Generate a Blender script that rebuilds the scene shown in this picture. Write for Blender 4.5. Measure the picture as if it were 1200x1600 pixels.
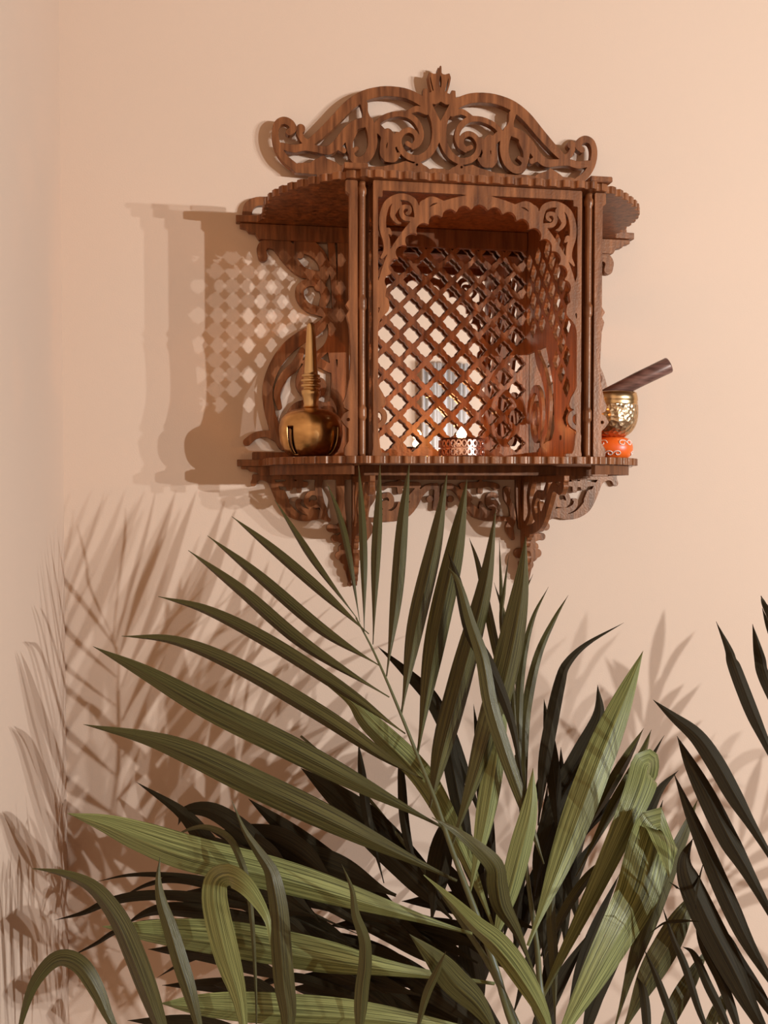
import bpy, bmesh, math, random
import numpy as np
from mathutils import Vector, Matrix
random.seed(7)
for o in list(bpy.data.objects): bpy.data.objects.remove(o)
C = bpy.context.scene.collection
SC = bpy.context.scene

# ------------------------------------------------------------------ camera, world, lights, exposure
EYE = 1.30                      # eye level above the floor
DW = 1.527                      # camera to shrine wall
FPX = 1450.0
YAW = math.radians(9.2); PITCH = math.radians(1.78)
cam_d = bpy.data.cameras.new('camera'); cam = bpy.data.objects.new('camera', cam_d); C.objects.link(cam)
cam_d.sensor_fit = 'VERTICAL'; cam_d.sensor_height = 36.0; cam_d.lens = 36.0*FPX/1600
cam_d.clip_start = 0.02
cam.location = (0, -DW, EYE)
cam.rotation_euler = (math.pi/2-PITCH, 0, -YAW)
SC.camera = cam
CM = Matrix.Rotation(-YAW, 3, 'Z') @ Matrix.Rotation(math.pi/2-PITCH, 3, 'X')

def at(px, py, Y):
    """photo pixel -> point on the plane y = Y (wall is y=0, room is y<0)"""
    d = CM @ Vector(((px-600)/FPX, -(py-800)/FPX, -1.0))
    t = (Y+DW)/d.y
    return Vector((0, -DW, EYE)) + d*t

w = bpy.data.worlds.new('world'); SC.world = w; w.use_nodes = True
bg = w.node_tree.nodes['Background']; bg.inputs[0].default_value = (1.0, 0.38, 0.05, 1); bg.inputs[1].default_value = 0.085
SC.view_settings.view_transform = 'Standard'; SC.view_settings.look = 'None'
SC.view_settings.exposure = 0.0; SC.view_settings.gamma = 1.0; SC.view_settings.use_curve_mapping = False
for i, (lx, ly, lz, e) in enumerate([(2.37, -3.0, .33, 260), (2.99, -3.0, .33, 205), (3.40, -3.0, .34, 178)]):
    ld = bpy.data.lights.new('bulb_light', 'POINT'); ld.energy = e; ld.shadow_soft_size = .014
    ld.color = (.86, .985, 1.19)
    lo = bpy.data.objects.new('bulb_light', ld); C.objects.link(lo); lo.location = (lx, ly, EYE+lz)

# ------------------------------------------------------------------ materials
def mat(name, col, rough=.6, metal=0, noise=None, bump=None, spec=.5, emit=None, trans=0):
    m = bpy.data.materials.new(name); m.use_nodes = True; nt = m.node_tree
    b = nt.nodes['Principled BSDF']
    b.inputs['Base Color'].default_value = (*col, 1); b.inputs['Roughness'].default_value = rough
    b.inputs['Metallic'].default_value = metal; b.inputs['Specular IOR Level'].default_value = spec
    tc = nt.nodes.new('ShaderNodeTexCoord')
    if noise:
        sc, stretch, c2, det = noise
        mp = nt.nodes.new('ShaderNodeMapping'); mp.inputs['Scale'].default_value = stretch
        n = nt.nodes.new('ShaderNodeTexNoise'); n.inputs['Scale'].default_value = sc; n.inputs['Detail'].default_value = det
        cr = nt.nodes.new('ShaderNodeValToRGB')
        cr.color_ramp.elements[0].position = .3; cr.color_ramp.elements[1].position = .72
        cr.color_ramp.elements[0].color = (*c2, 1); cr.color_ramp.elements[1].color = (*col, 1)
        nt.links.new(tc.outputs['Object'], mp.inputs[0]); nt.links.new(mp.outputs[0], n.inputs['Vector'])
        nt.links.new(n.outputs['Fac'], cr.inputs[0]); nt.links.new(cr.outputs[0], b.inputs['Base Color'])
    if bump:
        kind, sc, st = bump
        t = nt.nodes.new('ShaderNodeTexVoronoi' if kind == 'v' else 'ShaderNodeTexNoise'); t.inputs['Scale'].default_value = sc
        bp = nt.nodes.new('ShaderNodeBump'); bp.inputs['Strength'].default_value = st; bp.inputs['Distance'].default_value = .002
        nt.links.new(tc.outputs['Object'], t.inputs['Vector'])
        nt.links.new(t.outputs['Distance' if kind == 'v' else 'Fac'], bp.inputs['Height']); nt.links.new(bp.outputs[0], b.inputs['Normal'])
    if emit:
        b.inputs['Emission Color'].default_value = (*emit[0], 1); b.inputs['Emission Strength'].default_value = emit[1]
    return m
M = {}
M['wall'] = mat('wall_paint', (.68, .465, .300), .85, noise=(1.6, (1, 1, 1), (.665, .45, .287), 3), bump=('n', 420, .10))
M['floor'] = mat('floor_boards', (.14, .07, .035), .5, noise=(3, (1, 14, 1), (.09, .045, .02), 6))
M['wood'] = mat('stained_plywood', (.31, .102, .031), .36, noise=(26, (5, 5, .45), (.085, .024, .008), 7), bump=('n', 300, .12), spec=.5)
M['wood_shaded'] = mat('shaded_plywood', (.20, .064, .020), .5, noise=(26, (5, 5, .45), (.09, .028, .010), 7), bump=('n', 300, .12), spec=.35)  # same plywood for recessed parts, with their shade put into the colour
M['brass_old'] = mat('aged_brass', (.78, .44, .16), .27, 1, noise=(22, (1, 1, 2.2), (.30, .15, .05), 6), bump=('n', 60, .12))
M['brass'] = mat('brass', (.68, .45, .22), .28, 1, noise=(30, (1, 1, 1), (.6, .38, .15), 4))
M['brass_hammered'] = mat('hammered_brass', (.60, .40, .21), .34, 1, bump=('v', 150, 1.0))
M['silver'] = mat('copper_filigree', (.85, .52, .36), .25, 1)
M['mallet'] = mat('mallet_rosewood', (.24, .11, .075), .35, noise=(40, (1, 1, 6), (.07, .03, .02), 5))
M['silk'] = mat('orange_silk', (.90, .15, .012), .38, noise=(60, (1, 1, 1), (.80, .10, .008), 3))
M['thread'] = mat('cream_embroidery', (.85, .62, .45), .6, bump=('n', 900, .5))
M['wax'] = mat('candle_wax', (.9, .8, .65), .5)
M['wick'] = mat('wick', (.03, .02, .02), .9)
M['flame'] = mat('flame', (1, .7, .3), .5, emit=((1, .72, .38), 40))
M['mirror'] = mat('mirror_glass', (.90, .88, .86), .02, 1)
M['pot'] = mat('terracotta', (.42, .16, .08), .8, noise=(9, (1, 1, 1), (.33, .12, .06), 4))
M['soil'] = mat('soil', (.05, .03, .02), .95, noise=(60, (1, 1, 1), (.02, .012, .008), 5), bump=('n', 120, .8))
M['curtain'] = mat('white_curtain', (.80, .70, .60), .8)
M['hole'] = mat('bell_inside', (.02, .012, .008), .8)

for k_ in ('wood', 'wood_shaded'):
    M[k_].node_tree.nodes['Principled BSDF'].inputs['Specular Tint'].default_value = (1, .72, .48, 1)
M['mallet'].node_tree.nodes['Principled BSDF'].inputs['Specular Tint'].default_value = (1, .78, .58, 1)

def leaf_mat(name, c1, c2, tr=.16, rough=.36, spec=.38):
    m = bpy.data.materials.new(name); m.use_nodes = True; nt = m.node_tree; b = nt.nodes['Principled BSDF']; out = nt.nodes['Material Output']
    uv = nt.nodes.new('ShaderNodeTexCoord'); mp = nt.nodes.new('ShaderNodeMapping'); mp.inputs['Scale'].default_value = (34, .9, 1)
    n = nt.nodes.new('ShaderNodeTexNoise'); n.inputs['Scale'].default_value = 1.0; n.inputs['Detail'].default_value = 5
    oi = nt.nodes.new('ShaderNodeObjectInfo'); ad = nt.nodes.new('ShaderNodeVectorMath'); ad.operation = 'ADD'
    nt.links.new(uv.outputs['UV'], mp.inputs[0]); nt.links.new(mp.outputs[0], ad.inputs[0]); nt.links.new(oi.outputs['Location'], ad.inputs[1])
    nt.links.new(ad.outputs[0], n.inputs['Vector'])
    cr = nt.nodes.new('ShaderNodeValToRGB'); cr.color_ramp.elements[0].position = .38; cr.color_ramp.elements[1].position = .62
    cr.color_ramp.elements[0].color = (*c1, 1); cr.color_ramp.elements[1].color = (*c2, 1)
    nt.links.new(n.outputs['Fac'], cr.inputs[0]); nt.links.new(cr.outputs[0], b.inputs['Base Color'])
    b.inputs['Roughness'].default_value = rough; b.inputs['Specular IOR Level'].default_value = spec
    b.inputs['Specular Tint'].default_value = (1, .86, .62, 1)
    bp = nt.nodes.new('ShaderNodeBump'); bp.inputs['Strength'].default_value = .35; bp.inputs['Distance'].default_value = .0015
    nt.links.new(n.outputs['Fac'], bp.inputs['Height']); nt.links.new(bp.outputs[0], b.inputs['Normal'])
    t = nt.nodes.new('ShaderNodeBsdfTranslucent'); nt.links.new(cr.outputs[0], t.inputs[0])
    mx = nt.nodes.new('ShaderNodeMixShader'); mx.inputs[0].default_value = tr
    nt.links.new(b.outputs[0], mx.inputs[1]); nt.links.new(t.outputs[0], mx.inputs[2]); nt.links.new(mx.outputs[0], out.inputs[0])
    return m
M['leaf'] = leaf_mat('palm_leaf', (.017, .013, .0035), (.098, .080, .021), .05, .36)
M['leaf_lit'] = leaf_mat('lit_palm_leaf', (.050, .050, .012), (.270, .258, .078), .10, .36)  # lit copy of the palm leaf: light painted in as a paler colour
M['leaf_shaded'] = leaf_mat('shaded_palm_leaf', (.011, .007, .003), (.030, .020, .007), .03, .6, .16)  # shaded copy for rear and right-hand leaflets: shade painted in as darker colour
M['stem'] = mat('palm_stem', (.085, .075, .018), .5)

# ------------------------------------------------------------------ object helpers
def link(o, parent=None):
    C.objects.link(o)
    if parent is not None: o.parent = parent
    return o
def thing(name, label, cat, loc=(0, 0, 0), group=None):
    o = bpy.data.objects.new(name, None); o.empty_display_size = .05; C.objects.link(o); o.location = loc
    o['label'] = label; o['category'] = cat
    if group: o['group'] = group
    return o
def mesh_obj(name, verts, faces, m, parent=None, smooth=False, uvs=None, mats=None):
    """verts are world coordinates; children are stored relative to their thing"""
    me = bpy.data.meshes.new(name)
    off = Vector((0, 0, 0)); p = parent
    while p is not None: off += Vector(p.location); p = p.parent
    me.from_pydata([tuple(Vector(v)-off) for v in verts], [], faces)
    if uvs:
        ul = me.uv_layers.new(name='UVMap')
        for l in me.loops: ul.data[l.index].uv = uvs[l.vertex_index]
    me.materials.append(m)
    if smooth:
        for pl in me.polygons: pl.use_smooth = True
    me.update()
    return link(bpy.data.objects.new(name, me), parent)
def box(name, x0, x1, y0, y1, z0, z1, m, parent=None, bev=.0):
    bm = bmesh.new()
    vs = [bm.verts.new((x, y, z)) for x in (x0, x1) for y in (y0, y1) for z in (z0, z1)]
    for f in ((0, 1, 3, 2), (4, 6, 7, 5), (0, 4, 5, 1), (2, 3, 7, 6), (0, 2, 6, 4), (1, 5, 7, 3)): bm.faces.new([vs[i] for i in f])
    bmesh.ops.recalc_face_normals(bm, faces=bm.faces)
    if bev: bmesh.ops.bevel(bm, geom=bm.edges, offset=bev, segments=2, affect='EDGES')
    off = Vector((0, 0, 0)); p = parent
    while p is not None: off += Vector(p.location); p = p.parent
    bmesh.ops.translate(bm, verts=bm.verts, vec=-off)
    me = bpy.data.meshes.new(name); bm.to_mesh(me); bm.free(); me.materials.append(m)
    return link(bpy.data.objects.new(name, me), parent)
def crom(pts, n):
    """Catmull-Rom through points (any dimension)"""
    P = [np.array(p, float) for p in pts]
    if len(P) == 2: return [P[0]+(P[1]-P[0])*i/n for i in range(n+1)]
    P = [2*P[0]-P[1]]+P+[2*P[-1]-P[-2]]
    out = []
    segs = len(P)-3
    for i in range(n+1):
        u = i/n*segs; k = min(int(u), segs-1); t = u-k
        a, b, c, d = P[k:k+4]
        out.append(.5*((2*b)+(-a+c)*t+(2*a-5*b+4*c-d)*t*t+(-a+3*b-3*c+d)*t**3))
    return out
def tube(name, pts, rads, m, parent, n=8, closed=False, smooth=True):
    pts = [Vector(p) for p in pts]; vs = []; fs = []; N = len(pts)
    up = Vector((0, 0, 1)); prev = None
    for i, p in enumerate(pts):
        t = (pts[(i+1) % N]-pts[i-1]) if closed else (pts[min(i+1, N-1)]-pts[max(i-1, 0)]); t.normalize()
        a = prev if prev is not None else (t.cross(up) if abs(t.dot(up)) < .95 else t.cross(Vector((1, 0, 0))))
        a = (a-t*a.dot(t)).normalized(); prev = a; b = t.cross(a)
        r = rads[i] if hasattr(rads, '__len__') else rads
        for k in range(n): vs.append(p+(a*math.cos(2*math.pi*k/n)+b*math.sin(2*math.pi*k/n))*r)
    for i in range(N if closed else N-1):
        for k in range(n):
            j = (i+1) % N
            fs.append((i*n+k, i*n+(k+1) % n, j*n+(k+1) % n, j*n+k))
    if not closed: fs.append(tuple(range(n))[::-1]); fs.append(tuple((N-1)*n+k for k in range(n)))
    return mesh_obj(name, vs, fs, m, parent, smooth)
def lathe(name, prof, c, m, parent, n=64, skip=None, scale=1, smooth=True):
    vs = []; fs = []
    for (r, z) in prof:
        for k in range(n):
            a = 2*math.pi*k/n; vs.append((c[0]+r*math.cos(a), c[1]+r*math.sin(a), c[2]+z))
    for i in range(len(prof)-1):
        for k in range(n):
            if skip and skip(i, k): continue
            fs.append((i*n+k, i*n+(k+1) % n, (i+1)*n+(k+1) % n, (i+1)*n+k))
    return mesh_obj(name, vs, fs, m, parent, smooth)

# ------------------------------------------------------------------ fretwork engine: 2D implicit shape -> contours -> extruded solid
class Fret:
    def __init__(s, x0, x1, z0, z1, res=.001):
        s.res = res; s.x0 = x0; s.z0 = z0
        s.nx = int((x1-x0)/res)+2; s.nz = int((z1-z0)/res)+2
        s.X = x0+np.arange(s.nx)*res; s.Z = z0+np.arange(s.nz)*res
        s.f = np.full((s.nx, s.nz), .02)
    def _win(s, xa, xb, za, zb):
        i0 = max(0, int((xa-s.x0)/s.res)); i1 = min(s.nx, int((xb-s.x0)/s.res)+2)
        k0 = max(0, int((za-s.z0)/s.res)); k1 = min(s.nz, int((zb-s.z0)/s.res)+2)
        return slice(i0, i1), slice(k0, k1)
    def _apply(s, si, sk, d, cut):
        if cut: s.f[si, sk] = np.maximum(s.f[si, sk], -d)
        else: s.f[si, sk] = np.minimum(s.f[si, sk], d)
    def circ(s, x, z, r, cut=False):
        m = r+.006; si, sk = s._win(x-m, x+m, z-m, z+m)
        d = np.hypot(s.X[si][:, None]-x, s.Z[sk][None, :]-z)-r
        s._apply(si, sk, d, cut)
    def seg(s, a, b, ra, rb, cut=False):
        m = max(ra, rb)+.006
        si, sk = s._win(min(a[0], b[0])-m, max(a[0], b[0])+m, min(a[1], b[1])-m, max(a[1], b[1])+m)
        X = s.X[si][:, None]; Z = s.Z[sk][None, :]
        dx, dz = b[0]-a[0], b[1]-a[1]; L = dx*dx+dz*dz+1e-12
        t = np.clip(((X-a[0])*dx+(Z-a[1])*dz)/L, 0, 1)
        d = np.hypot(X-a[0]-t*dx, Z-a[1]-t*dz)-(ra+(rb-ra)*t)
        s._apply(si, sk, d, cut)
    def stroke(s, pts, r, cut=False, n=None):
        """pts 2D; r a number or list (same length as pts)"""
        rr = list(r) if hasattr(r, '__len__') else [r]*len(pts)
        P = crom([(p[0], p[1], q) for p, q in zip(pts, rr)], n or 8*len(pts))
        for a, b in zip(P[:-1], P[1:]): s.seg(a[:2], b[:2], max(a[2], 1e-4), max(b[2], 1e-4), cut)
    def poly(s, pts, cut=False):
        xs = [p[0] for p in pts]; zs = [p[1] for p in pts]
        si, sk = s._win(min(xs)-.006, max(xs)+.006, min(zs)-.006, max(zs)+.006)
        X = s.X[si][:, None]+0*s.Z[sk][None, :]; Z = s.Z[sk][None, :]+0*X
        d = np.full(X.shape, 1.); ins = np.zeros(X.shape, bool)
        for (ax, az), (bx, bz) in zip(pts, list(pts[1:])+[pts[0]]):
            dx, dz = bx-ax, bz-az; L = dx*dx+dz*dz+1e-12
            t = np.clip(((X-ax)*dx+(Z-az)*dz)/L, 0, 1)
            d = np.minimum(d, np.hypot(X-ax-t*dx, Z-az-t*dz))
            if abs(dz) > 1e-12:
                c = ((az > Z) != (bz > Z)) & (X < dx*(Z-az)/dz+ax); ins ^= c
        s._apply(si, sk, np.where(ins, -d, d), cut)
    def rect(s, x0, x1, z0, z1, cut=False): s.poly([(x0, z0), (x1, z0), (x1, z1), (x0, z1)], cut)
    def mirror(s, cx):
        """make symmetric about x = cx using union of both halves"""
        idx = (2*cx-s.X-s.x0)/s.res; i0 = np.clip(np.floor(idx).astype(int), 0, s.nx-1); i1 = np.clip(i0+1, 0, s.nx-1); t = (idx-np.floor(idx))[:, None]
        fm = s.f[i0]*(1-t)+s.f[i1]*t
        fm[(idx < 0) | (idx > s.nx-1)] = .02
        s.f = np.minimum(s.f, fm)
    def contours(s):
        f = s.f.copy(); f[0, :] = f[-1, :] = .01; f[:, 0] = f[:, -1] = .01
        f[np.abs(f) < 1e-7] = 1e-7
        I = f < 0
        code = I[:-1, :-1]*1+I[1:, :-1]*2+I[1:, 1:]*4+I[:-1, 1:]*8
        T = {1: [(3, 0)], 2: [(0, 1)], 3: [(3, 1)], 4: [(1, 2)], 5: [(3, 2), (1, 0)], 6: [(0, 2)], 7: [(3, 2)],
             8: [(2, 3)], 9: [(2, 0)], 10: [(0, 3), (2, 1)], 11: [(2, 1)], 12: [(1, 3)], 13: [(1, 0)], 14: [(0, 3)]}
        nxt = {}; pos = {}
        def ek(i, k, e):
            key = ((i, k, 0), (i+1, k, 1), (i, k+1, 0), (i, k, 1))[e]
            if key not in pos:
                a = (key[0], key[1]); b = (a[0]+1, a[1]) if key[2] == 0 else (a[0], a[1]+1)
                fa, fb = f[a], f[b]; t = fa/(fa-fb)
                pos[key] = (s.x0+(a[0]+(b[0]-a[0])*t)*s.res, s.z0+(a[1]+(b[1]-a[1])*t)*s.res)
            return key
        for i, k in zip(*np.nonzero((code > 0) & (code < 15))):
            for a, b in T[int(code[i, k])]: nxt[ek(i, k, a)] = ek(i, k, b)
        loops = []
        while nxt:
            st = next(iter(nxt)); cur = st; lp = []
            while cur in nxt:
                lp.append(pos[cur]); cur = nxt.pop(cur)
            if len(lp) > 7: loops.append(lp)
        out = []
        for lp in loops:
            P = np.array(lp)
            P = (np.roll(P, 1, 0)+2*P+np.roll(P, -1, 0))/4
            Q = [P[0]]
            for p in P[1:]:
                if np.hypot(*(p-Q[-1])) > .45*s.res: Q.append(p)
            while len(Q) > 3 and np.hypot(*(Q[-1]-Q[0])) <= .45*s.res: Q.pop()
            P = np.array(Q)
            if len(P) < 6: continue
            keep = [P[0]]
            i = 0; n = len(P)
            while i < n-1:
                j = min(i+2, n-1)
                while j < n-1 and j-i < 14:
                    a, b = P[i], P[j]; d = b-a; L = np.hypot(*d)+1e-12
                    q = P[i+1:j]-a
                    if np.max(np.abs(q[:, 0]*d[1]-q[:, 1]*d[0]))/L > .00012: break
                    j += 1
                j = max(i+1, j-1) if j < n-1 else j
                keep.append(P[j]); i = j
            K = np.array(keep)
            # drop needle points that would make the bevel spike
            for _ in range(3):
                a_ = K-np.roll(K, 1, 0); b_ = np.roll(K, -1, 0)-K
                cs = np.sum(a_*b_, 1)/(np.hypot(*a_.T)*np.hypot(*b_.T)+1e-15)
                if (cs > -.5).all(): break
                K = K[cs > -.5]
                if len(K) < 4: break
            if len(K) < 4: continue
            area = .5*abs(np.sum(K[:, 0]*np.roll(K[:, 1], -1)-K[:, 1]*np.roll(K[:, 0], -1)))
            if len(K) > 3 and area > 3e-6: out.append(K)
        return out
    def build(s, name, th, m, parent, mapf, bev=.0004, label=None):
        """mapf(u, v, w) -> world point; w in [-th/2, th/2]"""
        cd = bpy.data.curves.new(name, 'CURVE'); cd.dimensions = '2D'; cd.fill_mode = 'BOTH'; cd.extrude = th/2-bev; cd.bevel_depth = bev; cd.bevel_resolution = 0
        for K in s.contours():
            sp = cd.splines.new('POLY'); sp.points.add(len(K)-1)
            for q, p in zip(sp.points, K): q.co = (p[0], p[1], 0, 1)
            sp.use_cyclic_u = True
        tmp = bpy.data.objects.new('tmp', cd); C.objects.link(tmp)
        dg = bpy.context.evaluated_depsgraph_get(); dg.update()
        me = bpy.data.meshes.new_from_object(tmp.evaluated_get(dg)); bpy.data.objects.remove(tmp); bpy.data.curves.remove(cd)
        me.name = name
        off = Vector((0, 0, 0)); p = parent
        while p is not None: off += Vector(p.location); p = p.parent
        for v in me.vertices: v.co = Vector(mapf(v.co.x, v.co.y, v.co.z))-off
        bm = bmesh.new(); bm.from_mesh(me); bmesh.ops.remove_doubles(bm, verts=bm.verts, dist=1e-6)
        bmesh.ops.recalc_face_normals(bm, faces=bm.faces); bm.to_mesh(me); bm.free()
        for pl in me.polygons: pl.use_smooth = False
        me.materials.clear(); me.materials.append(m)
        o = link(bpy.data.objects.new(name, me), parent)
        if label: o['label'] = label
        return o
def plane_y(y): return lambda u, v, w_: (u, y+w_, EYE+v)
def plane_x(x): return lambda u, v, w_: (x+w_, u, EYE+v)
def plane_z(z): return lambda u, v, w_: (u, v, EYE+z+w_)

# ------------------------------------------------------------------ the room
def struct(name, *a, **k):
    o = box(name, *a, **k); o['kind'] = 'structure'; return o
XL = -.2646
struct('floor', XL-.1, 3.6, -6.2, .1, -.1, 0, M['floor'])
struct('wall_front', XL-.1, 3.6, 0, .1, 0, 3.6, M['wall'])
struct('wall_left', XL-.1, XL, -6.2, 0, 0, 3.6, M['wall'])
struct('wall_back', XL-.1, 3.6, -6.3, -6.2, 0, 3.6, M['wall'])
struct('baseboard_front', XL, 3.6, -.015, 0, 0, .09, M['curtain'], bev=.003)
struct('baseboard_left', XL, XL+.015, -6.2, -.015, 0, .09, M['curtain'], bev=.003)

# ------------------------------------------------------------------ the carved wall shrine
SX0, SX1 = .191, .491; CX = .341; DF = -.253; ZB, ZT = .038, .415
shrine = thing('wall_shrine', 'dark brown fretwork wooden wall shrine with scalloped arch mounted on the wall', 'shrine', (CX, 0, EYE+ZB))
wd = M['wood']; wk = M['wood_shaded']

def Z1(x, y, Y=-.020):          # zoomed crop 1 of the crown -> wall-plane coordinates
    p = at(400+x/4, 90+y/4, Y); return (p.x, p.z-EYE)
def S(f, pts, r, T=Z1, k=1.0, cut=False):
    f.stroke([T(*p) for p in pts], [q*k for q in r] if hasattr(r, '__len__') else r*k, cut)

# crown
k1 = .87/4*1.5/1450              # crop-1 pixel -> metres at the wall
cr = Fret(.02, .66, .40, .70)
ccx = Z1(1140, 400)[0]
S(cr, [(330, 545), (400, 488), (490, 400), (580, 308), (670, 250), (770, 223), (860, 222), (950, 240), (1035, 285), (1085, 330), (1115, 395), (1122, 470), (1112, 540), (1075, 605), (1010, 640), (945, 625), (900, 580), (888, 520), (915, 475), (955, 462), (992, 485), (1000, 528), (972, 560), (940, 545)],
  [26, 30, 34, 36, 36, 34, 34, 34, 34, 36, 34, 30, 28, 26, 24, 22, 20, 19, 18, 18, 18, 17, 15, 16], k=k1)
S(cr, [(735, 440), (790, 388), (870, 362), (950, 372), (1005, 418), (1030, 490), (1012, 548), (975, 575)], [16, 18, 18, 20, 20, 16, 14, 10], k=k1)
S(cr, [(940, 355), (1000, 330), (1060, 350)], [14, 20, 20], k=k1)
S(cr, [(672, 300), (680, 350), (690, 400)], [26, 18, 30], k=k1)
S(cr, [(690, 410), (620, 430), (560, 480), (510, 545), (450, 588), (380, 580), (300, 568), (230, 578), (160, 560)], [34, 34, 34, 32, 30, 24, 24, 26, 22], k=k1)
S(cr, [(700, 410), (720, 470), (725, 550), (700, 620), (650, 655), (605, 640), (595, 600), (630, 575)], [34, 34, 32, 30, 28, 24, 18, 12], k=k1)
S(cr, [(600, 470), (580, 530), (585, 600)], [34, 26, 18], k=k1)
S(cr, [(760, 450), (800, 500), (790, 560), (800, 620), (850, 640), (885, 615)], [30, 28, 22, 28, 26, 14], k=k1)
S(cr, [(820, 480), (845, 520), (835, 590), (810, 640)], [32, 30, 26, 22], k=k1)
S(cr, [(880, 490), (850, 560), (860, 600)], [18, 16, 16], k=k1)
S(cr, [(240, 690), (175, 635), (132, 560), (118, 480), (135, 420), (175, 402), (215, 420), (232, 455), (205, 475)], [26, 26, 24, 22, 22, 24, 24, 22, 22], k=k1)
cr.circ(*Z1(278, 452), 30*k1); S(cr, [(268, 480), (290, 520), (320, 545)], [20, 20, 24], k=k1)
S(cr, [(500, 560), (545, 590)], [20, 18], k=k1)
cr.poly([Z1(*p) for p in [(232, 700), (260, 668), (335, 668), (360, 650), (380, 640), (420, 620), (440, 640), (500, 665), (520, 682), (620, 682), (640, 690), (780, 690), (880, 672), (930, 655), (980, 672), (1010, 652), (1040, 680), (1060, 690), (1080, 708), (1100, 700), (1150, 706), (1150, 800), (620, 790), (620, 742), (460, 742), (460, 765), (380, 765), (380, 738), (240, 725)]])
cr.circ(*Z1(1000, 678), 11*k1, True)
# finial (crop 7: 7.62x at 630,90)
def Z7(x, y):
    p = at(630+x/7.62, 90+y/7.62, -.020); return (p.x, p.z-EYE)
fcx = 434
cr.poly([Z7(*p) for p in [(230, 390), (272, 390), (290, 440), (330, 430), (300, 330), (285, 240), (300, 192), (350, 215), (380, 215), (420, 175), (437, 125), (440, 175), (440, 600), (400, 520), (300, 520), (300, 500), (225, 480)]])
cr.poly([Z7(*p) for p in [(225, 470), (440, 470), (440, 560), (410, 560), (370, 575), (330, 560), (300, 520), (260, 640)]])
S(cr, [(312, 250), (322, 310), (345, 410)], [4, 9, 9], Z7, 1/7.62*1.5/1450, True)
cr.mirror(ccx)
cr.poly([Z7(*p) for p in [(425, 120), (443, 120), (443, 560), (425, 560)]])
S(cr, [(434, 240), (434, 300), (434, 370)], [7, 17, 9], Z7, 1/7.62*1.5/1450, True)
cr.poly([Z7(*p) for p in [(330, 570), (370, 580), (400, 560), (434, 540), (470, 560), (500, 580), (545, 570), (434, 780)]], True)
cr.rect(.20, .48, .41, Z1(1000, 745)[1])
box('crown_spacer', .24, .44, -.0138, -.001, EYE+ZT+.02, EYE+ZT+.05, wk, shrine)
cr.build('crown_fretwork', .013, wd, shrine, plane_y(-.0205))

# back panel: diamond lattice with star shaped holes and frame, mirror behind
bp_ = Fret(SX0, SX1, ZB, ZT, .0009)
bp_.rect(SX0+.003, SX1-.003, ZB+.001, ZT-.001)
P = .0443; hx, hz = at(623.5, 501, -.02).x, at(623.5, 501, -.02).z-EYE
for i in range(-16, 17):
    for j in range(-16, 17):
        x = hx+(i+j)*P/2; z = hz+(i-j)*P/2
        if not (SX0+.010 < x < SX1-.010 and ZB+.022 < z < ZT-.012): continue
        a = .0166
        bp_.poly([(x-a, z), (x, z-a), (x+a, z), (x, z+a)], True)
        for qx, qz in ((1, 1), (1, -1), (-1, 1), (-1, -1)): bp_.circ(x+qx*.0064, z+qz*.0064, .0042, True)
bp_.build('back_lattice', .008, wd, shrine, plane_y(-.020))
mi = box('mirror', SX0+.006, SX1-.006, -.009, -.006, EYE+ZB+.004, EYE+ZT-.004, M['mirror'], shrine)
mi['label'] = 'silvered mirror panel behind the lattice'
box('back_board', SX0+.004, SX1-.004, -.006, -.0005, EYE+ZB, EYE+ZT, wk, shrine)

# front arched panel (crop 4: 3.333x at 570,280)
def Z4(x, y):
    p = at(570+x/3.3333, 280+y/3.3333, DF); return (p.x, p.z-EYE)
k4 = 1/3.3333*1.28/1450
fp = Fret(SX0-.004, SX1+.004, ZB-.002, ZT+.004)
fp.rect(SX0, SX1, ZT-.013, ZT)
fp.rect(SX0, SX0+.0062, ZB, ZT); fp.rect(SX0, SX0+.0125, ZT-.022, ZT); fp.rect(SX0, SX0+.022, ZB, ZB+.004)
half = [(112, 560), (140, 450), (190, 365), (262, 285), (345, 222), (440, 178), (520, 158), (590, 150)]
band = [(72, 640), (92, 540), (137, 420), (202, 320), (275, 235), (350, 183), (430, 148), (510, 128), (592, 118)]
S(fp, band, [28, 24, 29, 32, 35, 36, 36, 36, 38], Z4, k4)
arc = crom([Z4(*p) for p in [(118, 600), (128, 520), (155, 430), (205, 350), (272, 278), (350, 222), (440, 182), (520, 165), (592, 160)]], 400)
arc = np.array(arc); L = np.concatenate([[0], np.cumsum(np.hypot(*np.diff(arc, axis=0).T))])
nl = 9
for i in range(nl+1):
    t = L[-1]*(1-i/(nl-.2))
    if t < 0: break
    x, z = np.interp(t, L, arc[:, 0]), np.interp(t, L, arc[:, 1])
    # notch into the band: semicircle, centre nudged inward
    c = np.array([CX, Z4(590, 560)[1]]); d = c-np.array([x, z]); d /= np.hypot(*d)
    fp.circ(x+d[0]*.004, z+d[1]*.004, .0108, True)
# left stile below the arch
S(fp, [(95, 640), (100, 672), (85, 700), (62, 740), (50, 820)], [28, 24, 14, 12, 8], Z4, k4)
S(fp, [(50, 1040), (58, 1090), (72, 1130), (80, 1160)], [10, 16, 24, 26], Z4, k4)
S(fp, [(60, 1190), (95, 1215), (100, 1250), (85, 1275), (60, 1290)], [10, 13, 13, 12, 10], Z4, k4)
S(fp, [(55, 1330), (60, 1400), (62, 1430)], [16, 18, 26], Z4, k4)
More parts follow.
